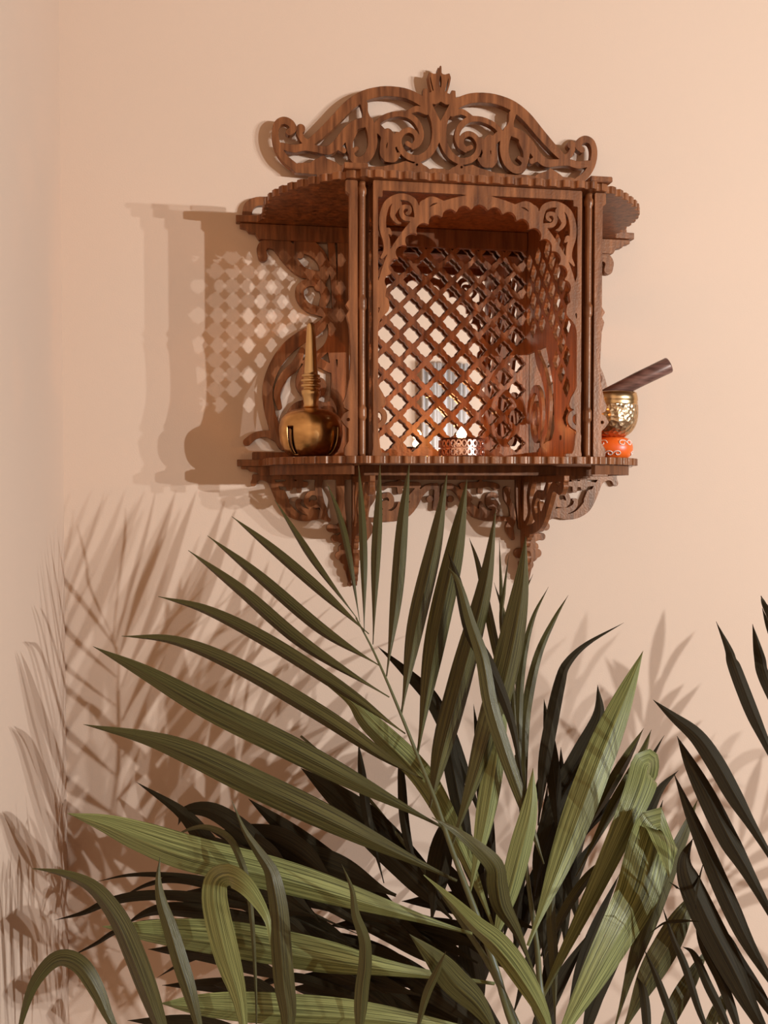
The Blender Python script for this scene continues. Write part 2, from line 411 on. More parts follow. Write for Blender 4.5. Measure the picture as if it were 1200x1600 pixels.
# spandrel scrolls
S(fp, [(262, 235), (270, 190), (255, 125), (215, 98), (165, 98), (115, 130), (92, 195), (92, 260), (110, 320), (112, 370), (85, 412)], [12, 14, 16, 16, 16, 16, 18, 18, 18, 15, 5], Z4, k4)
S(fp, [(120, 270), (135, 290)], [14, 5], Z4, k4)
S(fp, [(150, 150), (142, 190), (165, 225), (185, 232)], [12, 12, 8, 3], Z4, k4)
S(fp, [(168, 130), (150, 160), (148, 180)], [22, 18, 10], Z4, k4)
S(fp, [(250, 212), (205, 205), (188, 175), (200, 148), (228, 150), (232, 172), (218, 182)], [10, 12, 11, 10, 10, 9, 8], Z4, k4)
S(fp, [(275, 200), (300, 150), (345, 112), (410, 122)], [14, 22, 18, 4], Z4, k4)
S(fp, [(290, 130), (300, 118)], [8, 6], Z4, k4)
fp.mirror(CX)
fp.build('front_arch_panel', .007, wd, shrine, plane_y(DF))

# side panels (lattice above, scroll below)
def side_fret():
    s = Fret(DF-.002, 0, ZB-.002, ZT+.002)
    y0, y1 = DF+.008, -.012
    s.rect(y0-.004, y1, ZB, ZT)
    s.rect(y0+.010, y1-.012, ZB+.014, ZT-.030, True)
    s.rect(y0-.004, y1, ZB, ZT)
    P = .0443; a = .0163
    for i in range(-14, 15):
        for j in range(-14, 15):
            y = (y0+y1)/2+(i+j)*P/2; z = ZT-.052+(i-j)*P/2
            if not (y0+.012 < y < y1-.010 and ZB+.022 < z < ZT-.034): continue
            if z < .235-(.235-.06)*max(0, (y0+.10-y))/.09 and y > y0+.045: continue
            s.poly([(y-a, z), (y, z-a), (y+a, z), (y, z+a)], True)
            for qx, qz in ((1, 1), (1, -1), (-1, 1), (-1, -1)): s.circ(y+qx*.0062, z+qz*.0062, .0040, True)
    s.poly([(y0+.075, ZB+.012), (y1-.012, ZB+.012), (y1-.012, .215), (y0+.12, .215), (y0+.085, .15)], True)
    # keep openings where the upper half has ogee holes: node blobs
    # scroll in the lower rear part
    c = (y0+y1)/2
    s.stroke([(c+.06, .23), (c+.045, .20), (c+.015, .17), (c-.005, .13), (c+.0, .09), (c+.02, .065)], [.004, .008, .009, .008, .008, .008])
    th_ = [i*.5 for i in range(0, 22)]
    s.stroke([(c+.055+math.cos(t)*(.038-.0031*t), .105+math.sin(t)*(.055-.0045*t)) for t in th_], [.0062-.00015*t for t in th_], n=220)
    s.stroke([(c-.09, .06), (c-.06, .085), (c-.03, .06), (c, .052), (c+.03, .05)], [.005, .012, .009, .012, .006])
    s.circ(c-.065, .068, .0045, True)
    return s
sf = side_fret()
for x in (SX0+.004, SX1-.004): sf.build('side_lattice', .006, wd, shrine, plane_x(x))

# corner posts and profiled pilasters
def pilaster(sg):
    s = Fret(-.004, .04, ZB-.002, ZT+.016)
    # u measured outward from the post
    zz = lambda py: (755-py)*1.285/1450
    prof = [(.415, .016), (.40, .016), (.396, .011), (zz(470), .011), (zz(478), .016), (zz(486), .011), (zz(494), .015), (zz(510), .011), (zz(560), .009), (zz(590), .010), (zz(620), .016), (zz(630), .020), (zz(638), .018), (zz(642), .011), (zz(646), .018), (zz(656), .023), (zz(664), .018), (zz(670), .012), (zz(690), .012), (zz(700), .018), (zz(712), .018)]
    s.poly([(0, ZT)]+[(w_, z) for z, w_ in prof]+[(prof[-1][1], ZB), (0, ZB)])
    s.circ(.013, zz(656), .0028, True)
    x0 = SX1+.0215 if sg > 0 else SX0-.0215
    s.build('pilaster', .010, wd, shrine, lambda u, v, w_: (x0+sg*u, DF+.006+w_, EYE+v))
    xa, xb = sorted((x0-sg*.0185, x0+sg*.006))
    box('corner_board', xa, xb, DF+.022, DF+.029, EYE+ZB, EYE+ZT, wk, shrine)
    # round-ringed corner post
    xs = x0-sg*.007
    prof = []
    for i in range(0, 121):
        z = ZB+(ZT-ZB)*i/120; r = .0052
        for zc in (zz(472), zz(480), zz(640), zz(648), zz(302)):
            if abs(z-zc) < .0045: r = .0068
        prof.append((r, z))
    lathe('corner_post', [(0.0001, ZB)]+prof+[(.0001, ZT)], (xs, DF+.008, EYE), wd, shrine, 16)
    box('post_cap', min(x0-sg*.013, x0+sg*.020), max(x0-sg*.013, x0+sg*.020), DF-.014, DF+.012, EYE+ZT+.0112, EYE+ZT+.019, wd, shrine, .001)
pilaster(-1); pilaster(1)

# shelves with scalloped edges
def shelf_outline():
    h = [(.178, -.268), (.135, -.246), (.098, -.213), (.068, -.175), (.052, -.135), (.047, -.09), (.046, -.035), (.040, -.022), (.006, -.020), (.006, -.004)]
    L_ = crom(h[:7], 60)
    L_ = [tuple(p) for p in L_]+h[7:]
    R_ = [(2*CX-x, y) for x, y in L_]
    return L_, R_
Lo, Ro = shelf_outline()
def shelf(name, zc, th, m):
    s = Fret(-.01, 2*CX+.01, -.29, 0, .0012)
    s.poly([(x, y) for x, y in Lo]+[(x, y) for x, y in Ro[::-1]])
    edge = np.array([p for p in Ro[:61]][::-1]+[p for p in Lo[:61]])
    D = np.concatenate([[0], np.cumsum(np.hypot(*np.diff(edge, axis=0).T))])
    n = int(D[-1]/.0203)
    for i in range(n):
        t = D[-1]*(i+.5)/n
        x, y = np.interp(t, D, edge[:, 0]), np.interp(t, D, edge[:, 1])
        s.circ(x, y-.0005, .0052, True)
    return s.build(name, th, m, shrine, plane_z(zc), .0005)
shelf('top_shelf', ZT+.006, .0105, wd)
shelf('bottom_shelf', ZB-.0055, .0105, wd)
# small upper fillet on the roof between the crown and the fluted edge
# wall rails and aprons
box('ceiling_rail', SX0+.008, SX1-.008, -.034, -.024, EYE+ZT-.030, EYE+ZT, wk, shrine, .001)
for sg in (-1, 1):
    X = lambda x: x if sg < 0 else 2*CX-x
    for nm, z0, z1 in (('upper_wall_rail', ZT-.024, ZT-.0002), ('lower_wall_rail', .0125, ZB-.0113)):
        s = Fret(-.02, .20, z0-.01, z1+.01)
        hgt = z1-z0
        s.poly([(.190, z1), (.012, z1), (.012, z1-hgt*.25), (.022, z1-hgt*.3), (.026, z1-hgt*.55), (.036, z1-hgt*.6), (.042, z0), (.190, z0)])
        s.build(nm, .014, wd, shrine, lambda u, v, w_: (X(u), -.0085+w_, EYE+v))
box('front_apron', SX0, SX1, DF+.095, DF+.103, EYE+.0118, EYE+ZB-.0112, wk, shrine, .0008)
for x in (SX0+.001, SX1-.009): box('side_apron', x, x+.008, DF+.104, -.016, EYE+.0118, EYE+ZB-.0112, wk, shrine, .0008)
def wing_aprons():
    for sg in (-1, 1):
        X = lambda x: x if sg < 0 else 2*CX-x
        pts = [Vector((X(p[0]*.93+.191*.07), p[1]*.93, 0)) for p in Lo[4:58]]
        vs = []; fs = []
        for p in pts:
            for z in (EYE+.0125, EYE+ZB-.0112): 
                for dy in (0, .006): vs.append((p.x-(sg*-1)*0+(-sg)*dy*.7, p.y+dy*.7, z))
        n = len(pts)
        for i in range(n-1):
            a = i*4; b = a+4
            for q, r in ((0, 1), (1, 3), (3, 2), (2, 0)): fs.append((a+q, a+r, b+r, b+q))
        fs.append((0, 1, 3, 2)); fs.append((n*4-4, n*4-3, n*4-1, n*4-2))
        mesh_obj('wing_apron', vs, fs, wk, shrine)
wing_aprons()

# upper wing fretwork on the wall (crop 3: 3.137x at 220,270)
def Z3(x, y):
    p = at(220+x/3.137, 270+y/3.137, -.010); return (p.x, p.z-EYE)
k3 = 1/3.137*1.5/1450
for sg in (-1, 1):
    s = Fret(-.01, .20, ZB-.012, ZT+.05)
    S(s, [(520, 205), (530, 165), (565, 142), (620, 140), (680, 150)], [22, 22, 20, 20, 18], Z3, k3)
    s.rect(SX0-.022, SX0-.004, ZB, ZT-.02)
    S(s, [(598, 412), (592, 372), (620, 345), (670, 350), (715, 400), (750, 450), (800, 490), (880, 505)], [22, 22, 24, 32, 36, 30, 24, 20], Z3, k3)
    S(s, [(700, 335), (740, 380), (780, 400)], [22, 26, 20], Z3, k3)
    S(s, [(790, 350), (850, 380), (890, 430), (900, 500), (870, 560)], [40, 34, 28, 22, 20], Z3, k3)
    S(s, [(870, 540), (815, 540), (780, 570), (785, 620), (820, 660), (880, 680), (930, 690)], [16, 18, 20, 20, 20, 22, 24], Z3, k3)
    S(s, [(880, 545), (905, 600), (890, 650)], [18, 22, 18], Z3, k3)
    S(s, [(905, 720), (870, 760), (790, 805), (715, 865), (655, 950), (622, 1050), (628, 1150), (660, 1260), (700, 1330)], [16, 26, 30, 30, 26, 24, 24, 26, 30], Z3, k3)
    S(s, [(925, 700), (938, 780), (915, 850), (860, 900), (800, 930)], [18, 18, 18, 18, 10], Z3, k3)
    S(s, [(790, 870), (760, 940), (700, 1000), (668, 1080), (680, 1150)], [12, 22, 20, 16, 12], Z3, k3)
    S(s, [(930, 960), (860, 930), (800, 970), (780, 1040), (820, 1090), (880, 1080), (890, 1030), (850, 1010)], [20, 22, 22, 20, 20, 18, 16, 16], Z3, k3)
    S(s, [(960, 1130), (900, 1150), (840, 1130), (760, 1150), (720, 1230), (740, 1330)], [20, 24, 20, 20, 20, 30], Z3, k3)
    S(s, [(930, 870), (950, 1000), (940, 1200), (930, 1340)], [14, 16, 20, 30], Z3, k3)
    S(s, [(520, 1320), (560, 1290), (620, 1280), (700, 1310)], [18, 16, 16, 30], Z3, k3)
    s.rect(.03, SX0-.002, ZB, ZB+.012)
    S(s, [(930, 300), (950, 600), (960, 900)], [18, 14, 14], Z3, k3)
    X = (lambda x: x) if sg < 0 else (lambda x: 2*CX-x)
    s.build('wing_fretwork', .010, wd, shrine, lambda u, v, w_, X=X: (X(u), -.0065+w_, EYE+v))

# lower valance and brackets on the wall (crop 6: 3.871x at 690,730)
def Z6(x, y):
    p = at(690+x/3.871, 730+y/3.871, -.010); return (p.x, p.z-EYE)
def Z5(x, y):
    p = at(360+x/3.53, 730+y/3.53, -.010); return (p.x, p.z-EYE)
k6 = 1/3.871*1.56/1450; k5 = 1/3.53*1.53/1450
lv = Fret(-.02, 2*CX+.02, -.19, .015)
S(lv, [(1052, 98), (1035, 68), (1000, 62), (960, 85), (935, 130), (905, 190), (870, 245), (820, 285), (760, 300), (690, 290), (640, 310)], [16, 18, 18, 18, 22, 28, 30, 22, 16, 14, 12], Z6, k6)
S(lv, [(900, 160), (880, 200)], [26, 22], Z6, k6)
S(lv, [(790, 60), (805, 90), (805, 140)], [14, 16, 14], Z6, k6)
S(lv, [(770, 102), (850, 102), (925, 102)], [14, 18, 10], Z6, k6); lv.circ(*Z6(858, 90), 24*k6); lv.circ(*Z6(858, 122), 18*k6)
S(lv, [(700, 265), (760, 262), (800, 240), (812, 205), (795, 195)], [16, 18, 16, 12, 6], Z6, k6)
S(lv, [(700, 230), (745, 232), (765, 200), (750, 160), (715, 155), (690, 190), (720, 215), (732, 212)], [10, 12, 14, 13, 12, 12, 16, 18], Z6, k6)
S(lv, [(690, 60), (700, 120), (685, 200), (655, 300)], [22, 20, 18, 14], Z6, k6)
# legs with clover pendants
S(lv, [(575, 40), (575, 200), (560, 340), (548, 450), (535, 560), (520, 690)], [26, 22, 22, 20, 20, 5], Z6, k6)
for x, y, r in ((630, 358, 24), (600, 365, 26), (575, 345, 18), (606, 420, 22), (570, 420, 26), (560, 480, 26), (578, 520, 26), (550, 540, 30), (530, 590, 26), (515, 640, 22), (520, 690, 12)): lv.circ(*Z6(x, y), r*k6)
for x, y, r in ((470, 520, 30), (490, 585, 22)): lv.circ(*Z6(x, y), r*k6)
lv.mirror(CX)
S2 = Fret(-.02, 2*CX+.02, -.19, .015)
# centre valance, traced on the left of the centre (crop 5)
S(S2, [(1135, 105), (1090, 110), (1045, 150), (1010, 205), (965, 250), (905, 280), (850, 285), (790, 290), (750, 290)], [16, 16, 18, 24, 28, 18, 14, 12, 14], Z5, k5)
S(S2, [(1030, 130), (1000, 170)], [18, 22], Z5, k5)
S(S2, [(840, 245), (890, 255), (925, 230), (930, 195)], [12, 14, 14, 5], Z5, k5)
S(S2, [(840, 160), (870, 152), (888, 175), (882, 215), (850, 222), (842, 200), (860, 195)], [12, 14, 14, 13, 11, 11, 13], Z5, k5)
S(S2, [(780, 125), (780, 175), (755, 220), (745, 290), (765, 340), (745, 400)], [20, 16, 14, 16, 22, 10], Z5, k5)
S(S2, [(840, 110), (880, 95), (960, 98), (1035, 100)], [18, 14, 16, 16], Z5, k5)
S(S2, [(932, 85), (935, 135)], [14, 14], Z5, k5)
S(S2, [(1136, 100), (1138, 150), (1130, 225)], [12, 14, 14], Z5, k5)
S2.circ(*Z5(1100, 175), 18*k5)
S(S2, [(715, 60), (715, 200), (700, 340)], [14, 12, 12], Z5, k5)
S2.mirror(CX)
lv.f = np.minimum(lv.f, S2.f)
lv.rect(.03, 2*CX-.03, .006, .014)
lv.build('lower_fretwork', .009, wd, shrine, plane_y(-.0065))
# brackets that stand out from the wall under the box sides
for x in (SX0+.005, SX1-.005):
    s = Fret(-.24, 0, -.19, .012)
    s.stroke([(-.012, .004), (-.012, -.06), (-.016, -.11), (-.012, -.165)], [.010, .009, .010, .004])
    s.rect(-.215, -.012, .002, .0112)
    s.stroke([(-.205, -.004), (-.195, -.012), (-.165, -.006), (-.14, -.030), (-.11, -.060), (-.07, -.074), (-.03, -.078)], [.008, .006, .007, .009, .010, .008, .006])
    s.stroke([(-.14, 0), (-.12, -.02), (-.09, -.018), (-.07, -.036), (-.08, -.055), (-.10, -.050), (-.098, -.035)], [.005, .006, .006, .006, .006, .005, .006])
    s.stroke([(-.06, .004), (-.045, -.02), (-.05, -.05), (-.03, -.07)], [.007, .007, .006, .006])
    for y, z, r in ((-.035, -.088, .009), (-.048, -.084, .006), (-.030, -.100, .007), (-.03, -.125, .011), (-.026, -.142, .008), (-.02, -.155, .006)): s.circ(y, z, r)
    s.build('standing_bracket', .008, wd, shrine, plane_x(x))

# ------------------------------------------------------------------ objects on the shrine
zs = EYE+ZB
# brass bell
bY = -.16; bx = at(486, 690, bY).x; u = 1.367/1450
bell = thing('brass_bell', 'aged brass bell with slotted round body and tall handle on the left shelf wing', 'bell', (bx, bY, zs))
body = [(24, 1.5), (30, 1.0), (36, 4), (41, 9), (45, 16), (48, 25), (49.5, 36), (49.5, 46), (48, 55), (44, 63), (37, 69), (28, 73), (16, 75.5), (8, 77)]
prof = crom([(r*u, z*u) for r, z in body], 44)
prof = [(0.0001, .0016)]+[tuple(p) for p in prof]
def slot(i, k):
    zmid = (prof[i][1]+prof[i+1][1])/2/u
    a = (k+.5)/96*360
    for c in (45, 135, 225, 315):
        d = abs((a-c+180) % 360-180)
        if 3 < zmid < 47 and d < 6.5+1.5*math.sin((zmid-3)/44*math.pi) and r_ok(i): return True
    return False
def r_ok(i): return prof[i][0] > .02
bo = lathe('bell_body', prof, (bx, bY, zs), M['brass_old'], bell, 96, slot)
sm = bo.modifiers.new('wall', 'SOLIDIFY'); sm.thickness = .003; sm.offset = -1
lathe('clapper_ball', [(.0001, .004)]+[(.022*math.sin(t*math.pi/16), .026-.022*math.cos(t*math.pi/16)) for t in range(1, 16)]+[(.0001, .048)], (bx, bY, zs), M['hole'], bell, 32)
hp = [(3, 75), (10, 77), (12, 79), (11, 83), (12.5, 92), (14, 96), (15, 98), (15.5, 103), (13, 105), (12, 106), (12, 108), (15, 109), (15.8, 111), (15, 113), (12, 114), (12, 116), (15, 117), (15.8, 119), (15, 121), (11.5, 122), (11.5, 124), (14, 125), (14.6, 126.5), (14, 128), (11, 129), (10.8, 132), (9.6, 150), (8, 175), (6.4, 200), (5.8, 205), (4, 208.5), (.1, 209)]
lathe('bell_handle', [(r*u, z*u) for r, z in hp], (bx, bY, zs), M['brass'], bell, 48)

# cushion, singing bowl, mallet
cY = -.105; p0 = at(957, 690, cY); cx_ = p0.x; u = (DW+cY)*1.055/1450
cus = thing('bowl_cushion', 'round orange silk cushion with cream embroidery under the singing bowl', 'cushion', (cx_, cY, zs))
cp = []
for i in range(0, 25):
    t = -math.pi/2+math.pi*i/24
    r = 15*u+16*u*math.cos(t)**.8 if math.cos(t) > 0 else 15*u
    cp.append((r, (17.5+16.8*math.sin(t))*u))
cp = [(.0001, 1.5*u)]+cp+[(8*u, 30*u), (.0001, 28.5*u)]
co = lathe('cushion_body', cp, (cx_, cY, zs), M['silk'], cus, 64)
def swirl(ang, zc, s_, flip=1):
    for j in range(2):
        pts = []
        for i in range(24):
            t = i/23*2.2*math.pi; r = s_*(1-.75*i/23)
            da = (r*math.cos(t)*flip+(j*2-1)*s_*.9)/(31*u); z = zc+r*.62*math.sin(t)
            zz = max(-.98, min(.98, (z-17.5*u)/(16.8*u))); rr = 15*u+16*u*math.sqrt(1-zz*zz)**.8+.0004
            a = ang+da
            pts.append((cx_+rr*math.cos(a), cY+rr*math.sin(a), zs+z))
        o = tube('embroidery', pts, .0010, M['thread'], cus, 6)
        o['label'] = 'cream embroidered swirl'
for k in range(4):
    swirl(math.radians(-68+k*90), 25*u, 8.5*u); swirl(math.radians(-110+k*90), 9*u, 7*u, -1)
bowl = thing('singing_bowl', 'hammered brass singing bowl sitting on the orange cushion', 'bowl', (cx_, cY, zs+32*u))
bz = 32*u
bp2 = [(.1, 0), (8, .2), (15, 1.5), (22, 5), (29, 11), (34, 18.5), (37, 27), (38.4, 36), (38.6, 45), (38.2, 52), (36.9, 54), (38, 55.2), (36.7, 57), (37.9, 58.5), (37.4, 64), (36, 71), (34.2, 72), (33.6, 70), (35, 62), (36, 45), (35, 30), (31, 19), (22, 9.5), (12, 5), (.1, 4.5)]
lo_ = bp2[:10]; hi_ = bp2[9:16]
lathe('bowl_body', [tuple(p) for p in crom([(r*u, z*u) for r, z in lo_], 40)], (cx_, cY, zs+bz), M['brass_hammered'], bowl, 96)
lathe('bowl_rim', [(r*u, z*u) for r, z in bp2[9:]], (cx_, cY, zs+bz), M['brass'], bowl, 96)
a = at(946, 618, cY-.004); b = at(1046, 570, cY-.03)
mal = thing('bowl_mallet', 'dark wooden mallet leaning out of the singing bowl', 'mallet', tuple(a))
dv = (b-a); ax = dv.normalized(); a2 = a+Vector((-.004, 0, -.004))
tube('mallet_stick', [a2, a2+ax*.002, a2+ax*.004, a+dv*.5, b-ax*.002, b], [.008, .0115, .0125, .0126, .0128, .0118], M['mallet'], mal, 28)

# candle holder
hY = -.18; hp0 = at(721, 700, hY); hx_ = hp0.x
hold = thing('tealight_holder', 'pierced metal tealight holder standing inside the shrine', 'candle holder', (hx_, hY, zs))
R_ = .0335; H_ = .0285; W_ = 2*math.pi*R_
s = Fret(0, W_, 0, H_+.001, .0006)
for z0, z1 in ((.0006, .003), (.0125, .0150), (.0255, .0280)): s.rect(.0006, W_-.0006, z0, z1)
n = 26
for i in range(n):
    x0 = i*W_/n; x1 = (i+1)*W_/n
    for z0, z1 in ((.002, .0135), (.014, .0265)):
        s.seg((x0, z0), (x1, z1), .0009, .0009); s.seg((x0, z1), (x1, z0), .0009, .0009); s.circ((x0+x1)/2, (z0+z1)/2, .0018); s.circ((x0+x1)/2, (z0+z1)/2, .0007, True)
s.build('filigree_band', .0014, M['silver'], hold, lambda u_, v, w_: (hx_+(R_+w_)*math.cos(u_/R_), hY+(R_+w_)*math.sin(u_/R_), zs+v), .0002)
lathe('holder_cup', [(.0001, .0008), (.030, .0008), (.0312, .002), (.0312, .0272), (.0298, .0272), (.0298, .004), (.0001, .004)], (hx_, hY, zs), M['silver'], hold, 48)
cand = thing('tealight_candle', 'lit white tealight burning inside the metal holder', 'candle', (hx_, hY, zs+.0045))
lathe('wax', [(.0001, .0002), (.0185, .0002), (.0187, .0175), (.0170, .0180), (.0001, .0172)], (hx_, hY, zs+.0045), M['wax'], cand, 40)
tube('wick', [(hx_, hY, zs+.021), (hx_, hY, zs+.027), (hx_+.0007, hY, zs+.031)], .0007, M['wick'], cand, 6)
fl = [(.0001, 0)]+[(.0075*math.sin(math.pi*(i/14)**.72), .019*i/14) for i in range(1, 14)]+[(.0001, .019)]
fo = lathe('flame', fl, (hx_, hY, zs+.027), M['flame'], cand, 20)
ld = bpy.data.lights.new('candle_light', 'POINT'); ld.energy = .75; ld.color = (1, .42, .13); ld.shadow_soft_size = .008
lo = bpy.data.objects.new('candle_light', ld); C.objects.link(lo); lo.location = (hx_, hY, zs+.052)

# ------------------------------------------------------------------ curtain across the room (seen in the mirror)
def curtain(name, x0, x1, y, lab):
    vs = []; fs = []; N = 90
    for i in range(N+1):
        x = x0+(x1-x0)*i/N
        yy = y+.03*math.sin(i*.62)+.012*math.sin(i*1.7)
        vs += [(x, yy, .06), (x+.01*math.sin(i), yy+.01, 1.3), (x, yy, 2.3)]
    for i in range(N):
        for q in (0, 1): fs.append((i*3+q, i*3+3+q, i*3+4+q, i*3+1+q))
    o = mesh_obj(name, vs, fs, M['curtain'], None, True); o['label'] = lab; o['category'] = 'curtain'
    m_ = o.modifiers.new('cloth', 'SOLIDIFY'); m_.thickness = .003
curtain('curtain', 1.55, 1.95, -6.08, 'pleated white curtain seen only in the shrine mirror')

# ------------------------------------------------------------------ palms
def leaflet(parent, pts, wpx, m='leaf', fold=.35, roll=0.0, Y0=None, Y1=None, base=.10, peak=.52, twist=0, name='leaflet'):
    """pts: photo pixels tip -> base; Y runs Y0 (tip) -> Y1 (base)"""
    n = len(pts)
    W3 = [Vector(p[1:]) if p[0] == 'w' else at(p[0], p[1], (p[2] if len(p) > 2 else Y0+(Y1-Y0)*i/(n-1))) for i, p in enumerate(pts)]
    N = 30
    P = [Vector(p) for p in crom([tuple(q) for q in W3], N)]
    depth = (P[0].y+P[-1].y)/2+DW
    hw = wpx/2*depth*1.0/FPX
    vs = []; fs = []; uvs = []
    cols = (-1, -.5, 0, .5, 1)
    L = 0
    prevn = None
    for i, p in enumerate(P):
        t = (P[min(i+1, N)]-P[max(i-1, 0)]).normalized()
        nrm = Vector((0, -1, .12)); nrm = (nrm-t*nrm.dot(t)).normalized()
        nrm = Matrix.Rotation(roll+twist*(i/N-.5), 3, t) @ nrm
        sd = t.cross(nrm).normalized()
        s_ = i/N
        if s_ < peak: wf = (s_/peak)**1.0
        else: wf = base+(1-base)*(.5+.5*math.cos(math.pi*((s_-peak)/(1-peak))**1.4))
        if s_ < peak: wf = math.sin(wf*math.pi/2)
        w_ = hw*max(wf, .01)/max(.6, math.cos(fold*.8))
        if i: L += (P[i]-P[i-1]).length
        for c in cols:
            dz = abs(c)*w_*math.sin(fold)
            vs.append(p+sd*(c*w_*math.cos(fold))-nrm*dz+nrm*(.0004*math.cos(c*9)))
            uvs.append((c*.5+.5, L*8))
    for i in range(N):
        for k in range(4):
            a = i*5+k; fs.append((a, a+1, a+6, a+5))
    o = mesh_obj(name, vs, fs, M[m], parent, True, uvs)
    at_ = o.data.attributes.new('sharp_edge', 'BOOLEAN', 'EDGE')
    for e in o.data.edges:
        if e.vertices[0] % 5 == 2 and e.vertices[1] % 5 == 2: at_.data[e.index].value = True
    return o
def stalk(plant, pts, r0, r1, name='frond'):
    W3 = [at(*p) if len(p) == 3 else Vector(p[1:]) for p in pts]
    P = crom([tuple(q) for q in W3], 40)
    return tube(name, P, [r0+(r1-r0)*i/40 for i in range(41)], M['stem'], plant, 8)
def pot(plant, x, y, r, h):
    lathe('pot', [(.001, .002), (r*.68, .002), (r*.72, .01), (r*.94, h-.05), (r, h-.05), (r*1.02, h), (r*.93, h), (r*.9, h-.03), (.001, h-.03)], (x, y, 0), M['pot'], plant, 48)
    lathe('soil', [(r*.895, h-.028), (r*.5, h-.02), (.001, h-.016)], (x, y, 0), M['soil'], plant, 40)

# --- centre palm
MX, MY = .36, -.56
main = thing('potted_palm', 'large green palm in the middle with long split fronds reaching up below the shrine', 'palm', (MX, MY, 0))
pot(main, MX, MY, .17, .34)
A = stalk(main, [(556, 965, -.40), (580, 1010, -.41), (605, 1065, -.43), (632, 1130, -.45), (658, 1195, -.47), (680, 1250, -.49), (700, 1310, -.51), (722, 1370, -.53), (745, 1430, -.55), (775, 1515, -.57), (800, 1600, -.58), ('w', .37, MY, .5), ('w', MX, MY, .31)], .0010, .0052)
Yb = lambda y: -.40-.18*(min(y, 1600)-965)/635
def LA(pts, wd_, tipY, **k):
    k.setdefault('m', 'leaf')
    leaflet(A, pts, wd_, Y0=tipY, Y1=Yb(pts[-1][1]), **k)
RD = .75
LA([(429, 781), (465, 840), (495, 885), (558, 967)], 15, -.34, roll=RD)
LA([(362, 807), (425, 860), (500, 925), (576, 991)], 22, -.35, roll=RD)
LA([(324, 837), (400, 900), (500, 985), (592, 1040)], 26, -.36, roll=RD)
LA([(294, 860), (375, 925), (475, 1010), (608, 1090)], 29, -.37, roll=RD)
LA([(247, 932), (325, 957), (425, 1010), (550, 1090), (633, 1147)], 31, -.38, roll=RD)
LA([(190, 994), (275, 1004), (375, 1047), (500, 1120), (595, 1182), (660, 1218)], 36, -.40, roll=RD*.9)
LA([(145, 1010), (225, 1050), (325, 1106), (450, 1168), (580, 1235), (692, 1293)], 40, -.42, roll=0)
LA([(130, 1132), (225, 1153), (300, 1180), (400, 1228), (500, 1275), (610, 1328), (714, 1377)], 46, -.45, roll=.1)
LA([(105, 1271), (160, 1288), (220, 1312), (300, 1340), (450, 1377), (600, 1420), (738, 1460)], 60, -.50, m='leaf_lit', roll=.2)
LA([(160, 1448), (215, 1457), (287, 1465), (375, 1477), (500, 1500), (600, 1515), (773, 1538)], 64, -.53, m='leaf_lit', roll=.25)
LA([(250, 1568), (315, 1575), (425, 1583), (600, 1595), (800, 1620)], 58, -.56, m='leaf_lit', roll=.25)
LA([(510, 753), (530, 807), (545, 870), (562, 972)], 11, -.34, roll=.5)
LA([(560, 725), (565, 800), (568, 880), (569, 988)], 13, -.34, roll=.3)
LA([(594, 722), (592, 800), (588, 880), (583, 1007)], 18, -.34, fold=.75)
LA([(640, 722), (630, 810), (620, 930), (604, 1057)], 24, -.35, fold=.75, roll=.12)
LA([(699, 737), (680, 850), (650, 980), (627, 1117)], 34, -.36, fold=.78, roll=.12)
LA([(730, 748), (712, 860), (680, 1010), (652, 1182)], 42, -.37, fold=.78, roll=.12)
LA([(775, 795), (758, 920), (722, 1060), (690, 1180), (672, 1262)], 44, -.38, fold=.78, roll=.12)
LA([(822, 837), (815, 930), (795, 1040), (755, 1180), (705, 1325)], 50, -.40, fold=.6)
LA([(792, 1040), (780, 1160), (762, 1270), (733, 1402)], 38, -.44, fold=.55, m='leaf_lit')
LA([(833, 1200), (830, 1260), (815, 1330), (793, 1410), (765, 1490)], 40, -.50, fold=.4, m='leaf_lit')

Bf = stalk(main, [(806, 1180, -.40), (822, 1350, -.48), (838, 1470, -.53), (855, 1600, -.57), ('w', .40, MY, .5), ('w', MX+.02, MY, .31)], .0018, .005)
def LB(pts, wd_, tipY=-.40, baseY=-.54, **k): leaflet(Bf, pts, wd_, Y0=tipY, Y1=baseY, **k)
LB([(1005, 1017), (975, 1095), (935, 1195), (880, 1340), (825, 1478)], 54, m='leaf_lit', roll=.15)
LB([(934, 1070), (937, 1120), (912, 1180), (877, 1250), (845, 1340), (835, 1400)], 42, -.36, -.46, m='leaf_shaded')
LB([(975, 973), (918, 1006), (888, 1036), (877, 1065), (865, 1120), (852, 1193), (841, 1290)], 24, -.34, -.46, m='leaf_shaded', peak=.75)
LB([(850, 1092), (860, 1160), (868, 1230), (872, 1320)], 26, -.38, -.46, m='leaf_shaded')
LB([(990, 1250, -.40), (1006, 1214, -.41), (1012, 1199, -.44), (1003, 1232, -.46), (978, 1290, -.48), (925, 1402, -.50), (870, 1512, -.53), (838, 1580, -.55)], 62, m='leaf_lit', peak=.16, fold=.22)
LB([(1046, 1372, -.55), (1042, 1320, -.53), (1030, 1296, -.50), (1018, 1330, -.52), (1000, 1395, -.54), (972, 1450, -.56), (925, 1535, -.58), (888, 1600, -.59), (860, 1660, -.60)], 88, m='leaf_lit', peak=.34, fold=.2)
LB([(1060, 1204), (1031, 1237), (1005, 1300), (980, 1390), (940, 1480), (895, 1560)], 28, -.40, -.5, m='leaf_shaded')
LB([(1036, 1250), (1020, 1310), (985, 1390), (940, 1480), (900, 1550)], 30, -.42, -.5, m='leaf_shaded')
LB([(1090, 1250), (1072, 1300), (1045, 1365), (1020, 1430), (990, 1510), (960, 1610)], 36, -.48, -.56)
